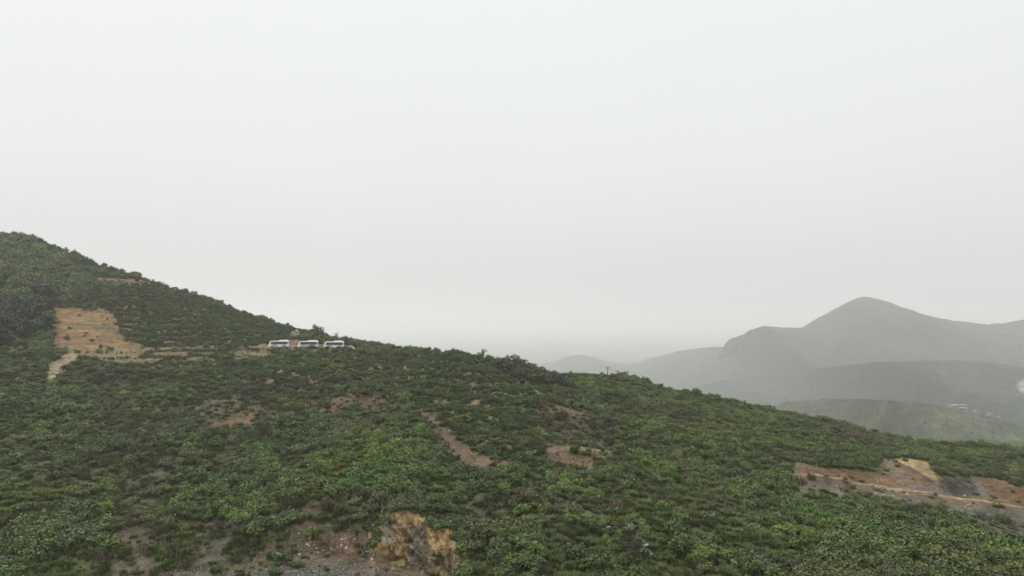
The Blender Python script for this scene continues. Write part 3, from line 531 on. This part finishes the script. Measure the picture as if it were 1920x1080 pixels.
# trees
def tree_parts(h, rad, dense, rng, slim=False):
    segs = [((0, 0, -.3), (0, 0, h * .35), h * (.035 if dense else .018), h * (.026 if dense else .014))]; tips = []; base = np.array([0, 0, h * .35])
    for k in range(7 if dense else 6):
        a = rng.uniform(0, 6.28); up = rng.uniform(.25, .6); q = rng.uniform(.5, 1) * rad * .8
        m = base + np.array([math.cos(a) * q * .5, math.sin(a) * q * .5, h * up * .45]); t = base + np.array([math.cos(a) * q, math.sin(a) * q, h * up * .95])
        segs += [(base, m, h * .02, h * .013), (m, t, h * .013, h * .005)]; tips.append(t)
        for _ in range(2):
            e = m + rng.normal(size=3) * rad * .35 + np.array([0, 0, h * .15]); segs.append((m, e, h * .009, h * .004)); tips.append(e)
    top = np.array([rng.normal() * .1 * rad, rng.normal() * .1 * rad, h * .92]); segs.append((base, top, h * .022, h * .005)); tips.append(top)
    V, Q = tubes(segs, 6); tr = np_mesh('trunk', V, Q, M['bark'], False, False)
    lobes = [(t[0], t[1], t[2], rad * rng.uniform(.28, .48) * (1 if dense else .62)) for t in tips]
    P, Nn = crown_pts(900 if dense else 330, lobes, .8, rng, .3)
    V, Q = leaves(P, Nn * .8 + np.array([0, 0, .3]), .26 if dense else .2, rng=rng)
    return tr, leaf_mesh('crown', V, Q, M['tree'], rng.rand(len(Q)))
TREES = [tree_parts(4.2, 1.9, True, rs) for _ in range(5)]; SPARSE = [tree_parts(4.0, 1.7, False, rs) for _ in range(4)]
THICK = []
for tr_, cw0 in TREES:
    c2 = cw0.copy(); c2.materials.clear(); c2.materials.append(M['thicket']); THICK.append((tr_, c2))
def put_tree(px, py, s, label, group=None, lib=TREES, name='broadleaf_tree', sink=0):
    p = ground_at(px, py) - Vector((0, 0, sink * s)); r = thing(name, p, rs.uniform(0, 6.28)); r.scale = (s, s, s * rs.uniform(.9, 1.15))
    tr, cw_ = random.choice(lib)
    for nm, me in (('trunk', tr), ('crown', cw_)):
        c = bpy.data.objects.new(nm, me); sc.collection.objects.link(c); c.parent = r
    tag(r, label, 'tree', group); return r
for k in range(70):
    y = 545 + 110 * rs.rand(); xr = 92 if y < 600 else 100
    put_tree(-60 + (xr + 55) * rs.rand(), y, rs.uniform(.9, 1.45), 'dark broadleaf tree in the thicket left of the tan clearing', 'trees in the dark thicket left of the tan clearing', THICK)
for k in range(80):
    x = rs.uniform(-60, 330); y0 = np.interp(x, CX, CY); y = y0 + 6 + rs.rand() * max(20, 540 - y0)
    if 130 < x < 310 and 508 < y < 562 or x > 190 and y > 540: continue
    put_tree(x, y, rs.uniform(.6, 1.0), 'small rounded tree on the wooded upper slope at far left', 'trees on the wooded upper left slope')
for x, y, s in ((127, 645, .55), (190, 655, .4), (210, 655, .38), (150, 684, .4)):
    put_tree(x, y, s, {127: 'round green bush standing alone in the tan clearing', 190: 'small green bush at the foot of the tan clearing, left of a pair', 210: 'small green bush at the foot of the tan clearing, right of a pair',
                       150: 'dark bush beside the pale forked track'}[x], name='round_bush')
put_tree(593, 634, 1.0, 'dark round tree on the skyline behind the middle minibus')
put_tree(604, 632, .85, 'spindly sparse tree on the skyline behind the middle minibus', lib=SPARSE, name='sparse_tree')
put_tree(631, 637, .62, 'spindly thin tree on the skyline above the right minibus', lib=SPARSE, name='sparse_tree')
put_tree(906, 671, .75, 'lone thin tree on the skyline right of centre', lib=SPARSE, name='sparse_tree')
put_tree(968, 694, 1.5, 'dark bushy tree, tallest on the crest of the dark hedge', lib=THICK, sink=1.9); put_tree(1000, 702, 1.25, 'dark bushy tree at the right end of the crest hedge', lib=THICK, sink=1.9)
put_tree(940, 684, .6, 'low dark bush left of the tallest crest tree', lib=THICK, name='round_bush', sink=1.5)
for k in range(34):
    t = rs.rand(); put_tree(945 + 100 * t + rs.normal() * 5, 692 + 34 * t + rs.normal() * 4, rs.uniform(.7, 1.15), 'dark bush in the hedge running down from the crest', 'bushes of the dark hedge below the crest', THICK, name='round_bush', sink=1.3)
for k in range(18):
    t = rs.rand(); put_tree(1100 + 110 * t + rs.normal() * 8, 745 + 35 * t + rs.normal() * 5, rs.uniform(.4, .7), 'dark bush in the gully right of the crest hedge', 'bushes in the gully on the right slope', name='round_bush', sink=1.5)
for x in range(735, 905, 7):
    y = np.interp(x, CX, CY) + 5; put_tree(x + rs.normal() * 2, y, rs.uniform(.28, .5), 'small upright bush in the row along the skyline', 'bushes along the middle skyline', lib=TREES + SPARSE, name='round_bush', sink=1.5)
for k in range(34):
    x = rs.uniform(70, 545); put_tree(x, np.interp(x, CX, CY) + 3, rs.uniform(.3, .6), 'little bush on the skyline of the left hill', 'bushes along the left skyline', lib=TREES + SPARSE, name='round_bush', sink=1.6)
for k in range(40):
    x = rs.uniform(1060, 1900); put_tree(x, np.interp(x, CX, CY) + 3, rs.uniform(.22, .42), 'little bush on the skyline of the right ridge', 'bushes along the right skyline', lib=TREES, name='round_bush', sink=1.7)
# dark narrow conifer
def cone_tree(px, py, h):
    p = ground_at(px, py); r = thing('conifer', p); V, Q = tubes([((0, 0, -.2), (0, 0, h), .06, .02)], 6)
    c = bpy.data.objects.new('trunk', np_mesh('trunk', V, Q, M['bark'], False, False)); sc.collection.objects.link(c); c.parent = r
    k = 260; t = rs.rand(k) ** 1.4; a = rs.uniform(0, 6.28, k); q = (1 - t) * .42 * rs.uniform(.6, 1.05, k)
    P = np.stack([q * np.cos(a), q * np.sin(a), .15 + t * (h - .1)], -1); V, Q = leaves(P, np.stack([np.cos(a), np.sin(a), .4 + 0 * a], -1), .16)
    c = bpy.data.objects.new('crown', leaf_mesh('crown', V, Q, M['dark'], rs.rand(k) * .3)); sc.collection.objects.link(c); c.parent = r
    tag(r, 'tiny narrow dark conifer alone on the right ridge', 'tree')
cone_tree(1300, 741, 1.9)

# ------------------------------------------------------------------ rocks
def rock_mesh(rng, flat=.6):
    import bmesh
    bm = bmesh.new(); bmesh.ops.create_icosphere(bm, subdivisions=2, radius=1); ph = rng.uniform(0, 99)
    cuts = [(Vector(rng.normal(size=3)).normalized(), rng.uniform(.55, .85)) for _ in range(9)]
    for v in bm.verts:
        for nn, d in cuts:
            s = v.co.dot(nn)
            if s > d: v.co -= nn * (s - d)
        v.co.z *= flat; v.co *= 1 + .08 * math.sin(ph + v.co.x * 5 + v.co.y * 7)
    me = bpy.data.meshes.new('rock'); bm.to_mesh(me); bm.free(); return me
def rock_lib(mat, k):
    r = []
    for _ in range(k):
        me = rock_mesh(rs, rs.uniform(.4, .8)); me.materials.append(mat); r.append(me)
    return r
RO = rock_lib(plain('ochre stone', (.33, .24, .125), .85, var=.3, scale=1.5), 5); RG = rock_lib(plain('grey stone', (.22, .21, .185), .85, var=.3, scale=1.5), 5)
RW = rock_lib(plain('pale limestone', (.40, .385, .34), .85, var=.2, scale=1.5), 4)
def rock(px, py, s, lib, label, group=None, lift=.1):
    p = ground_at(px, py); o = bpy.data.objects.new('rock', random.choice(lib)); sc.collection.objects.link(o)
    o.location = p + Vector((0, 0, s * lift)); o.scale = (s * rs.uniform(.8, 1.4), s * rs.uniform(.7, 1.1), s * rs.uniform(.7, 1.1)); o.rotation_euler = (rs.normal(0, .3), rs.normal(0, .3), rs.uniform(0, 6.28))
    tag(o, label, 'rock', group); return o
rock(750, 1052, .95, RO, 'largest ochre boulder at the foot of the rock cut'); rock(737, 1050, .55, RO, 'ochre boulder touching the left side of the largest boulder')
rock(746, 1027, .85, RO, 'slanting ochre slab above the largest boulder'); rock(824, 1062, .6, RO, 'ochre boulder at the right foot of the rock cut')
for k in range(60):
    x = rs.normal(765, 45); y = rs.uniform(1046, 1072); rock(x, y, rs.uniform(.12, .42), RO if rs.rand() < .7 else RG, 'broken ochre stone in the rubble under the rock cut', 'broken stones under the rock cut')
for k in range(50):
    rock(rs.uniform(190, 720), rs.uniform(1050, 1079), rs.uniform(.08, .22), RG if rs.rand() < .85 else RW, 'pale stone on the gravel track along the bottom edge', 'stones on the bottom gravel track')
for k in range(40):
    rock(rs.uniform(560, 715), rs.uniform(1000, 1050), rs.uniform(.08, .25), RW if rs.rand() < .6 else RO, 'small pale stone on the brown bank left of the rock cut', 'stones on the brown bank')
for k in range(60):
    x = rs.uniform(1495, 1900); rock(x, np.interp(x, [1490, 1920], [889, 955]) + rs.uniform(-14, 32), rs.uniform(.15, .5), RG if rs.rand() < .5 else RO, 'loose stone beside the dirt road on the right', 'stones beside the right dirt road')
for k in range(14):
    t = rs.rand(); rock(785 + 125 * t + rs.normal() * 6, 765 + 98 * t, rs.uniform(.1, .25), RW, 'small pale stone on the diagonal soil trail', 'stones on the soil trail')
for k in range(24):
    rock(rs.uniform(640, 775), rs.uniform(664, 700), rs.uniform(.15, .4), RW, 'pale stone below the right minibus', 'stones below the right minibus')
for x, y, s in ((345, 832, .55), (352, 829, .5), (338, 835, .4), (1210, 1025, .5), (1140, 988, .4), (1230, 1062, .3), (790, 985, .25), (1614, 965, .35), (912, 822, .35)):
    rock(x, y, s, RG if x < 400 else RW, 'grey boulder in the small outcrop on the left slope' if x < 400 else 'pale rock lying in the grass of the open slope', 'outcrop boulders on the left slope' if x < 400 else 'pale rocks in the grass')
for me in RG: LIB.setdefault('gravel', []).append(me)
COLL['gravel'] = proto_coll('gravel')
gv = pmask([(330, 1075), (600, 1064), (720, 1058), (880, 1070), (900, 1130), (300, 1130)], PX, PY, 5) + .2 * pmask([(180, 1058), (420, 1048), (560, 1056), (400, 1130), (150, 1130)], PX, PY, 5) + .25 * pmask([(540, 960), (720, 1000), (880, 1000), (880, 1060), (430, 1060)], PX, PY, 5) \
   + .12 * pmask([(1485, 860), (2050, 900), (2050, 1000), (1700, 960), (1485, 920)], PX, PY, 5) + .3 * pmask(PATCH[17][0], PX, PY, 3) + .0006
P_, x_, y_ = sample(gv, 9000, 0); s_ = rs.uniform(.04, .13, 9000)[:, None] * np.ones(3)
scatter('gravel', P_, s_, COLL['gravel'], 5, 'loose gravel on the bare ground and tracks', 'gravel')

# narrow dirt track below the cut banks
TR = [(1452, 880), (1490, 886.5), (1560, 894.5), (1650, 911), (1760, 929), (1840, 940), (1920, 951.5), (2020, 966)]
V = []; txs = np.arange(1452, 2020, 4.)
for x in txs:
    yc = np.interp(x, [q[0] for q in TR], [q[1] for q in TR]) + .6 * math.sin(x * .05)
    for k in range(5): V.append(ground_at(x, yc + (k - 2) * .95) + Vector((0, 0, .10)))
V = np.array([tuple(q) for q in V]); to = np_mesh('dirt_track', V, grid_faces(len(txs), 5), M['ground']); tag(to, kind='structure')
tt = np.array([.21, .155, .095]) * (1 + .5 * fbm(V[:, 0] / 2, V[:, 1] / 2, 3))[:, None]
ta = to.data.color_attributes.new('tint', 'FLOAT_COLOR', 'POINT'); ta.data.foreach_set('color', np.concatenate([tt, np.ones((len(V), 1))], 1).astype(np.float32).ravel())

# ------------------------------------------------------------------ minibuses
def box(x0, x1, y0, y1, z0, z1):
    v = [(x, y, z) for z in (z0, z1) for (x, y) in ((x0, y0), (x1, y0), (x1, y1), (x0, y1))]
    return v, [(0, 3, 2, 1), (4, 5, 6, 7), (0, 1, 5, 4), (1, 2, 6, 5), (2, 3, 7, 6), (3, 0, 4, 7)]
def boxes(lst):
    V, Fc = [], []
    for b in lst:
        v, f = box(*b); o = len(V); V += v; Fc += [tuple(i + o for i in q) for q in f]
    return V, Fc
def bev(o, wd, seg=2):
    m = o.modifiers.new('bevel', 'BEVEL'); m.width = wd; m.segments = seg; m.limit_method = 'ANGLE'; return o
MW = plain('white coach paint', (.78, .79, .78), .35, var=.03, spec=.5); MG = plain('tinted glass', (.035, .042, .045), .12, var=.1, spec=.6)
MR = plain('reddish window panes', (.17, .05, .05), .4, var=.3, scale=6); MT = plain('tyre rubber', (.02, .02, .02), .8); MS = plain('steel rim', (.45, .45, .45), .4, .6)  # MR: plain reddish panes for the front side windows of one minibus
MGY = plain('grey livery', (.32, .34, .35), .5, var=.4, scale=1.5); MBR = plain('tan livery', (.42, .33, .26), .5, var=.4, scale=1.5); MRD = plain('red lamp', (.35, .02, .02), .3); MK = plain('black trim', (.03, .03, .03), .5)
MH = plain('headlamp glass', (.7, .7, .65), .15)
def extrude(prof, y0, y1):
    k = len(prof); V = [(x, y0, z) for x, z in prof] + [(x, y1, z) for x, z in prof]
    return V, [tuple(range(k)), tuple(range(2 * k - 1, k - 1, -1))] + [(i, i + k, (i + 1) % k + k, (i + 1) % k) for i in range(k)]
def minibus(loc, rz, label, wcol, liv, group='minibuses parked in a row on the hillside road'):
    r = thing('minibus', loc, rz); tag(r, label, 'minibus', group); Lh, wd, h = 3.45, 1.0, 2.55
    prof = [(-Lh, .42), (-Lh - .05, .95), (-Lh + .12, 1.35), (-Lh + .5, 2.25), (-Lh + .95, 2.5), (Lh - .25, h), (Lh - .03, 2.35), (Lh, .45)]
    V, Fc = extrude(prof, -wd, wd); body = bev(mesh_obj('body', V, Fc, MW, r), .1, 3)
    ru = mesh_obj('roof_unit', *boxes([(.1, 3.0, -.75, .75, h - .05, h + .26)]), MW, r); bev(ru, .12, 3)
    xs = [(-2.78, -1.82), (-1.80, -.72), (-.70, .38), (.40, 1.48), (1.50, 2.54), (2.56, 3.22)]
    for s in (-1, 1):
        ya, yb = sorted((s * (wd - .02), s * (wd + .012)))
        for k, (a, b) in enumerate(xs):
            V, Fc = extrude([(a + (.25 if k == 0 else 0) - (.1 if k == 0 else 0), 1.3), (b, 1.3), (b, 2.3), (a + (.35 if k == 0 else 0), 2.3)], ya, yb)
            mesh_obj('side_window', V, Fc, wcol if (k < 3 and wcol) else MG, r)
        yc, yd = sorted((s * (wd - .02), s * (wd + .018)))
        prf = [(-3.3, .62), (-2.2, .62), (-1.9, 1.15), (-1.2, 1.32), (-.2, .95), (.1, .62), (1.2, .62), (1.5, 1.25), (2.4, 1.3), (3.3, .8), (3.3, 1.34), (-3.2, 1.34)]
        V, Fc = extrude([(-1.9, .6), (.3, .6), (-.3, 1.0), (-1.3, 1.33), (-2.0, 1.1)], yc, yd); mesh_obj('livery_panel', V, Fc, MGY, r)
        V, Fc = extrude([(.9, .6), (3.1, .6), (2.6, 1.1), (2.0, 1.33), (1.3, 1.0)], yc, yd); mesh_obj('livery_panel', V, Fc, liv, r)
        for wx in (-2.3, 2.0):
            t = [(wx + .42 * math.cos(q * math.pi / 10), .42 + .42 * math.sin(q * math.pi / 10)) for q in range(20)]
            ye, yf = sorted((s * (wd - .24), s * (wd + .03))); V, Fc = extrude(t, ye, yf); wh = mesh_obj('wheel', V, Fc, MT, r)
            t = [(wx + .23 * math.cos(q * math.pi / 8), .42 + .23 * math.sin(q * math.pi / 8)) for q in range(16)]
            ye, yf = sorted((s * (wd - .1), s * (wd + .05))); V, Fc = extrude(t, ye, yf); mesh_obj('rim', V, Fc, MS, wh)
        mesh_obj('headlight', *boxes([(-Lh - .09, -Lh + .05, *sorted((s * .6, s * .92)), .78, .98)]), MH, r)
        mesh_obj('tail_light', *boxes([(Lh - .05, Lh + .03, *sorted((s * .75, s * .93)), .85, 1.25)]), MRD, r)
        mesh_obj('wing_mirror', *boxes([(-Lh + .0, -Lh + .12, *sorted((s * 1.02, s * 1.24)), 1.6, 2.0)]), MK, r)
    V = [(-Lh + .10, -.86, 1.42), (-Lh + .10, .86, 1.42), (-Lh + .46, .8, 2.28), (-Lh + .46, -.8, 2.28)]; V += [(x + .06, y, z - .02) for x, y, z in V]
    mesh_obj('windscreen', V, [(0, 1, 2, 3), (7, 6, 5, 4), (0, 4, 5, 1), (1, 5, 6, 2), (2, 6, 7, 3), (3, 7, 4, 0)], MG, r)
    mesh_obj('rear_window', *boxes([(Lh - .12, Lh + .012, -.72, .72, 1.5, 2.2)]), MG, r)
    mesh_obj('bumper', *boxes([(-Lh - .12, -Lh + .1, -.95, .95, .32, .52)]), MGY, r); mesh_obj('bumper', *boxes([(Lh - .1, Lh + .09, -.95, .95, .32, .52)]), MGY, r)
    return r
for px, lab, wc, lv in ((523, 'white minibus with reddish front side windows, leftmost of three', MR, MGY), (578, 'white minibus in the middle of the three on the hillside road', None, MBR),
                        (626, 'white minibus with tan rear side pattern, rightmost of three', None, MBR)):
    p = ground_at(px, 653.5); minibus(p + Vector((0, 0, .08)), math.radians({523: 6, 578: 1, 626: 3.5}[px]), lab, wc, lv)

# ------------------------------------------------------------------ small built things
def lathe(prof, k=8, ph=0):
    V = []; Fc = []
    for r_, z in prof:
        for q in range(k): a = ph + 6.28318 * q / k; V.append((r_ * math.cos(a), r_ * math.sin(a), z))
    for j in range(len(prof) - 1):
        for q in range(k): Fc.append((j * k + q, j * k + (q + 1) % k, (j + 1) * k + (q + 1) % k, (j + 1) * k + q))
    Fc += [tuple(range(k - 1, -1, -1)), tuple(range((len(prof) - 1) * k, len(prof) * k))]; return V, Fc
MST = plain('weathered white stone', (.50, .50, .46), .8, var=.2); MRF = plain('grey roof tile', (.25, .26, .26), .8, var=.2)
for px, py, s, lab in ((551, 628.5, .9, 'small pale stone pavilion above the minibuses, left of the pair'), (558.5, 627.5, 1.12, 'small pale stone pavilion above the minibuses, taller right one')):
    r = thing('stone_pavilion', ground_at(px, py) + Vector((0, -1.5, .5))); r.scale = (s, s, s); tag(r, lab, 'pavilion')
    mesh_obj('base', *boxes([(-.75, .75, -.75, .75, -.4, .25)]), MST, r)
    for a in (-1, 1):
        for b in (-1, 1): mesh_obj('column', *boxes([(a * .5 - .1, a * .5 + .1, b * .5 - .1, b * .5 + .1, .25, 1.15)]), MST, r)
    mesh_obj('chamber', *boxes([(-.36, .36, -.36, .36, .25, 1.1)]), MRF, r)
    mesh_obj('roof', *lathe([(1.0, 1.15), (.95, 1.22), (.5, 1.5), (.2, 1.75), (.06, 1.85), (.1, 1.95), (.02, 2.1)], 4, math.pi / 4), MRF, r)
o = rock(549, 650, .42, RW, 'bright white boulder between the left and middle minibuses'); 
o = rock(184.5, 580.5, .42, RW, 'bright white boulder at the top edge of the tan clearing')
pk = plain('pinkish spoil', (.36, .27, .27), .85, var=.35, scale=2)
V, Fc = [], []
nu, nv = 22, 12
for j in range(nv):
    for i in range(nu):
        x = -1.9 + 3.8 * i / (nu - 1); y = -1.0 + 2.0 * j / (nv - 1); z = 1.3 * max(0, 1 - (x / 1.9) ** 2) * max(0, 1 - (y / 1.0) ** 2) * (1 + .5 * float(fbm(x * 1.3, y * 1.3, 3))) - .1
        V.append((x, y, z))
Fc = [tuple(q) for q in grid_faces(nv, nu)]
hp = mesh_obj('spoil_heap', V, Fc, pk); hp.location = ground_at(657, 652); tag(hp, 'low pinkish heap of spoil right of the rightmost minibus', 'heap')

# utility poles and their wires, beyond the ridge
MP = plain('pole wood', (.05, .045, .04), .8); MC = plain('insulator ceramic', (.3, .28, .26), .4)
tops = []
for px, d, ytop, lab in ((1139.5, 48, 687, 'tallest utility pole with a crossarm on the right ridge'), (1158, 70, 694, 'middle utility pole on the right ridge'), (1176.5, 95, 695, 'thin utility pole beside the bump on the right ridge')):
    b = back_at(px, d); b.x = (px - HX) / F * b.y; top = -(ytop - HY) / F * b.y; h = top - b.z; r = thing('utility_pole', b, .25); tag(r, lab, 'utility pole')
    mesh_obj('post', *lathe([(.19, -.5), (.17, h * .3), (.12, h)], 10), MP, r)
    mesh_obj('crossarm', *boxes([(-1.05, 1.05, -.07, .07, h - .75, h - .6)]), MP, r)
    for a in (-.95, -.5, .5, .95):
        io = mesh_obj('insulator', *lathe([(.05, 0), (.08, .08), (.05, .14), (.07, .2), (.02, .26)], 8), MC, r); io.location = (a, 0, h - .6)
    tops.append((b, h))
for a in (-.95, .95):
    for (b0, h0), (b1, h1) in zip(tops[:-1], tops[1:]):
        pts = []
        for k in range(11):
            t = k / 10; q = b0.lerp(b1, t) + Vector((a * math.cos(.25), a * math.sin(.25), (h0 * (1 - t) + h1 * t) - .4 - 1.2 * 4 * t * (1 - t) * .4)); pts.append(q)
        V, Q = tubes([(pts[k], pts[k + 1], .02, .02) for k in range(10)], 4); o = mesh_obj('power_line', V, [tuple(q) for q in Q], MP)
        tag(o, 'thin sagging wire strung between the utility poles', 'wire', 'wires between the utility poles')

# ------------------------------------------------------------------ valley, far hills
BZ = -335
vx = np.linspace(-1, 1, 81) ** 3 * 29500; vy = -500 + np.linspace(0, 1, 60) ** 2 * 29400; VX, VY = np.meshgrid(vx, vy)
def tinted(o, T):
    T = np.clip(T, .01, .9); a = o.data.color_attributes.new('tint', 'FLOAT_COLOR', 'POINT'); a.data.foreach_set('color', np.concatenate([T.reshape(-1, 3), np.ones((T.size // 3, 1))], 1).astype(np.float32).ravel())
M['far'] = ground_mat('far hillside', 2.5, .06)
vo = np_mesh('valley_ground', np.stack([VX, VY, BZ + 0 * VX], -1).reshape(-1, 3), grid_faces(60, 81), M['far']); tinted(vo, mixn(np.array([.05, .07, .03]), np.array([.12, .12, .07]), np.clip(.5 + fbm(VX / 300, VY / 300)[..., None], 0, 1)))
tag(vo, kind='structure')
def ridge(name, crest, Yc, front, back, amp, sc_, rough, tintf, ni=700, nj=110, detail=(1.0, 6.)):
    c = np.array(crest, float); xs = np.linspace(c[0, 0], c[-1, 0], ni); yc = np.interp(xs, c[:, 0], c[:, 1])
    k = np.exp(-np.linspace(-2, 2, 15) ** 2); k /= k.sum(); yc = np.convolve(np.pad(yc, 7, 'edge'), k, 'valid')
    Yv = Yc(xs) if callable(Yc) else np.full(ni, float(Yc)); X0 = (xs - HX) / F * Yv; Z0 = -(yc - HY) / F * Yv
    t = np.concatenate([np.linspace(1, 0, nj) ** 1.0, -np.linspace(0, 1, nj // 2)[1:]])[:, None]
    Yg = Yv[None] - np.where(t > 0, t * front, t * back); at_ = np.abs(t)
    prof = ss(0, 1, at_) * .35 + at_ * .65
    Zg = Z0[None] + (BZ - 12 - Z0[None]) * prof; Xg = X0[None] + 0 * t
    bell = np.clip(at_ * 4, 0, 1) * np.clip((1 - at_) * 4, 0, 1)
    Zg = Zg + amp * bell * (1 - 2.2 * np.abs(fbm(Xg / sc_ + 3, Yg / sc_ * .6, 4))) * .8 - amp * .4 * bell
    Zg = Zg + rough * fbm(Xg / (detail[1] * 4), Yg / (detail[1] * 4), 3) + rough * .6 * fbm(Xg / detail[1], Yg / detail[1], 2)
    o = np_mesh(name, np.stack([Xg, Yg, Zg], -1).reshape(-1, 3), grid_faces(*Xg.shape), M['far']); tag(o, kind='structure')
    pxg = Xg / Yg * F + HX; pyg = -Zg / Yg * F + HY; tinted(o, tintf(Xg, Yg, Zg, pxg, pyg)); return Xg, Yg, Zg
def forest(Xg, Yg, Zg, px, py):
    n_ = fbm(Xg / 120, Yg / 120, 5)[..., None]; T = mixn(np.array([.030, .036, .026]), np.array([.050, .058, .038]), np.clip(.5 + n_ * 1.3, 0, 1))
    q = pmask([(1905, 722), (1925, 708), (1990, 700), (1990, 740), (1915, 735)], px, py, 4)[..., None]
    return mixn(T, np.array([.30, .295, .27]), q * (.55 + .45 * ss(-.1, .2, fbm(Xg / 6, Zg / 8, 3)))[..., None] if Yg.mean() < 2400 else q * 0)
def terraced(Xg, Yg, Zg, px, py):
    n_ = fbm(Xg / 60, Yg / 60, 5); s_ = (Zg / 2.6 + fbm(Xg / 50, Yg / 50, 3) * 1.4); s_ = s_ - np.floor(s_)
    T = mixn(np.array([.036, .046, .023]), np.array([.062, .073, .034]), np.clip(.5 + n_ * 1.2, 0, 1)[..., None])
    return mixn(T, np.array([.13, .12, .07]), (ss(.6, .75, s_) * (1 - ss(.85, .98, s_)) * ss(-.3, .3, n_) * .75)[..., None])
ridge('distant_hill', [(900, 720), (980, 705), (1040, 684), (1065, 671), (1090, 665), (1115, 670), (1150, 682), (1200, 690), (1260, 700), (1400, 720)], 4300, 1300, 1300, 30, 450, 4, forest, 300, 60, (1, 14))
ridge('mountain', [(1080, 860), (1150, 760), (1190, 712), (1207, 692), (1240, 672), (1290, 655), (1330, 651), (1368, 650), (1388, 634), (1410, 618), (1432, 611), (1470, 614), (1510, 614), (1545, 597), (1585, 570), (1605, 559),
                   (1625, 556), (1650, 562), (1710, 586), (1780, 600), (1850, 608), (1885, 606), (1925, 598), (2050, 570), (2300, 600), (2700, 680)],
      lambda x: 2900 + 1000 * (1 - ss(1300, 1450, x)), 1200, 1100, 60, 360, 4, forest, 900, 120, (1, 10))
ridge('wooded_ridge', [(1200, 880), (1260, 775), (1300, 738), (1340, 716), (1400, 706), (1480, 697), (1560, 688), (1640, 679), (1720, 676), (1800, 676), (1860, 680), (1920, 688), (2050, 700), (2300, 690), (2700, 720)],
      lambda x: 1620 + 950 * (1 - ss(1330, 1760, x)), 800, 460, 26, 200, 2.2, forest, 800, 110, (1, 8))
hx, hy, hz = ridge('terraced_hill', [(1200, 900), (1340, 830), (1400, 785), (1440, 765), (1480, 753), (1550, 749), (1620, 748), (1700, 753), (1780, 764), (1850, 780), (1920, 802), (2000, 825), (2150, 850), (2500, 900)],
      lambda x: 960 + 260 * (1 - ss(1440, 1750, x)), 480, 520, 12, 110, 1.2, terraced, 900, 160, (1, 5))
a_ = cell_area(hx, hy, hz); wg = (a_ * (np.arange(hx.shape[0] - 1)[:, None] > 90) * (np.arange(hx.shape[0] - 1)[:, None] < 168) * (fbm(hx / 9, hy / 9, 2)[:-1, :-1] > -.05)); wg = (wg / wg.sum()).ravel()
ix = rs.choice(wg.size, 14000, p=wg); j_, i_ = np.divmod(ix, hx.shape[1] - 1)
P_ = np.stack([hx[j_, i_] + rs.uniform(-.5, .5, 14000), hy[j_, i_] + rs.uniform(-.8, .8, 14000), hz[j_, i_] - .3], -1)
scatter('far_scrub', P_, sizes(14000, .5, 1.25), COLL['dark'], 5, 'hazy scrub covering the terraced hill beyond the ridge', 'scrub')
# hamlet houses by the terraced hill
WH = plain('white render', (.23, .23, .22), .7, var=.06); RFm = plain('pale grey roof', (.20, .20, .20), .8, var=.1); GL = plain('dark window', (.05, .06, .06), .3)
def house(px, py, Yd, wd_, dp, h, label, rz=0):
    Yd *= 1.4; wd_ *= 1.35; dp *= 1.35; h *= 1.3
    r = thing('house', ((px - HX) / F * Yd, Yd, -(py - HY) / F * Yd), rz); tag(r, label, 'house', None)
    mesh_obj('wall', *boxes([(-wd_ / 2, wd_ / 2, -dp / 2, dp / 2, -4, h)]), WH, r)
    mesh_obj('roof', *boxes([(-wd_ / 2 - .3, wd_ / 2 + .3, -dp / 2 - .3, dp / 2 + .3, h, h + .3)]), RFm, r)
    k = max(2, int(wd_ / 3.2))
    for i in range(k):
        x = -wd_ / 2 + wd_ * (i + .5) / k; mesh_obj('window', *boxes([(x - .6, x + .6, -dp / 2 - .03, -dp / 2 + .05, h - 2.2, h - .9)]), GL, r)
house(1786, 764.5, 745, 8, 6, 2.8, 'white house at the left end of the hazy hamlet', .1); house(1798, 763.5, 770, 16, 7, 3.0, 'long low white house on the terraced hill top'); house(1806, 768.5, 728, 7, 6, 2.2, 'small white house in front of the long low one', -.2)
house(1830, 773, 735, 6, 5, 2.4, 'small pale house between the long house and the twin houses', .2); house(1856, 780, 720, 5.5, 5, 3.0, 'brightest white house of the lower pair', .1); house(1871, 785, 718, 5, 4, 2.2, 'lower white house furthest right on the hill edge', -.1)
house(1893, 741, 1370, 22, 8, 1.8, 'long pale low building below the quarry scar')

# ------------------------------------------------------------------ haze
hv, hf = box(-30000, 30000, -600, 29000, BZ - 14, 135); hz_ = mesh_obj('haze', hv, hf)
hm = bpy.data.materials.new('haze air'); hm.use_nodes = True; t = hm.node_tree; t.nodes.clear(); mo = t.nodes.new('ShaderNodeOutputMaterial'); pv = t.nodes.new('ShaderNodeVolumePrincipled')
pv.inputs['Color'].default_value = (.99, .99, .985, 1); pv.inputs['Density'].default_value = .00023; pv.inputs['Anisotropy'].default_value = .45
t.links.new(pv.outputs[0], mo.inputs['Volume']); hz_.data.materials.append(hm); tag(hz_, kind='stuff')
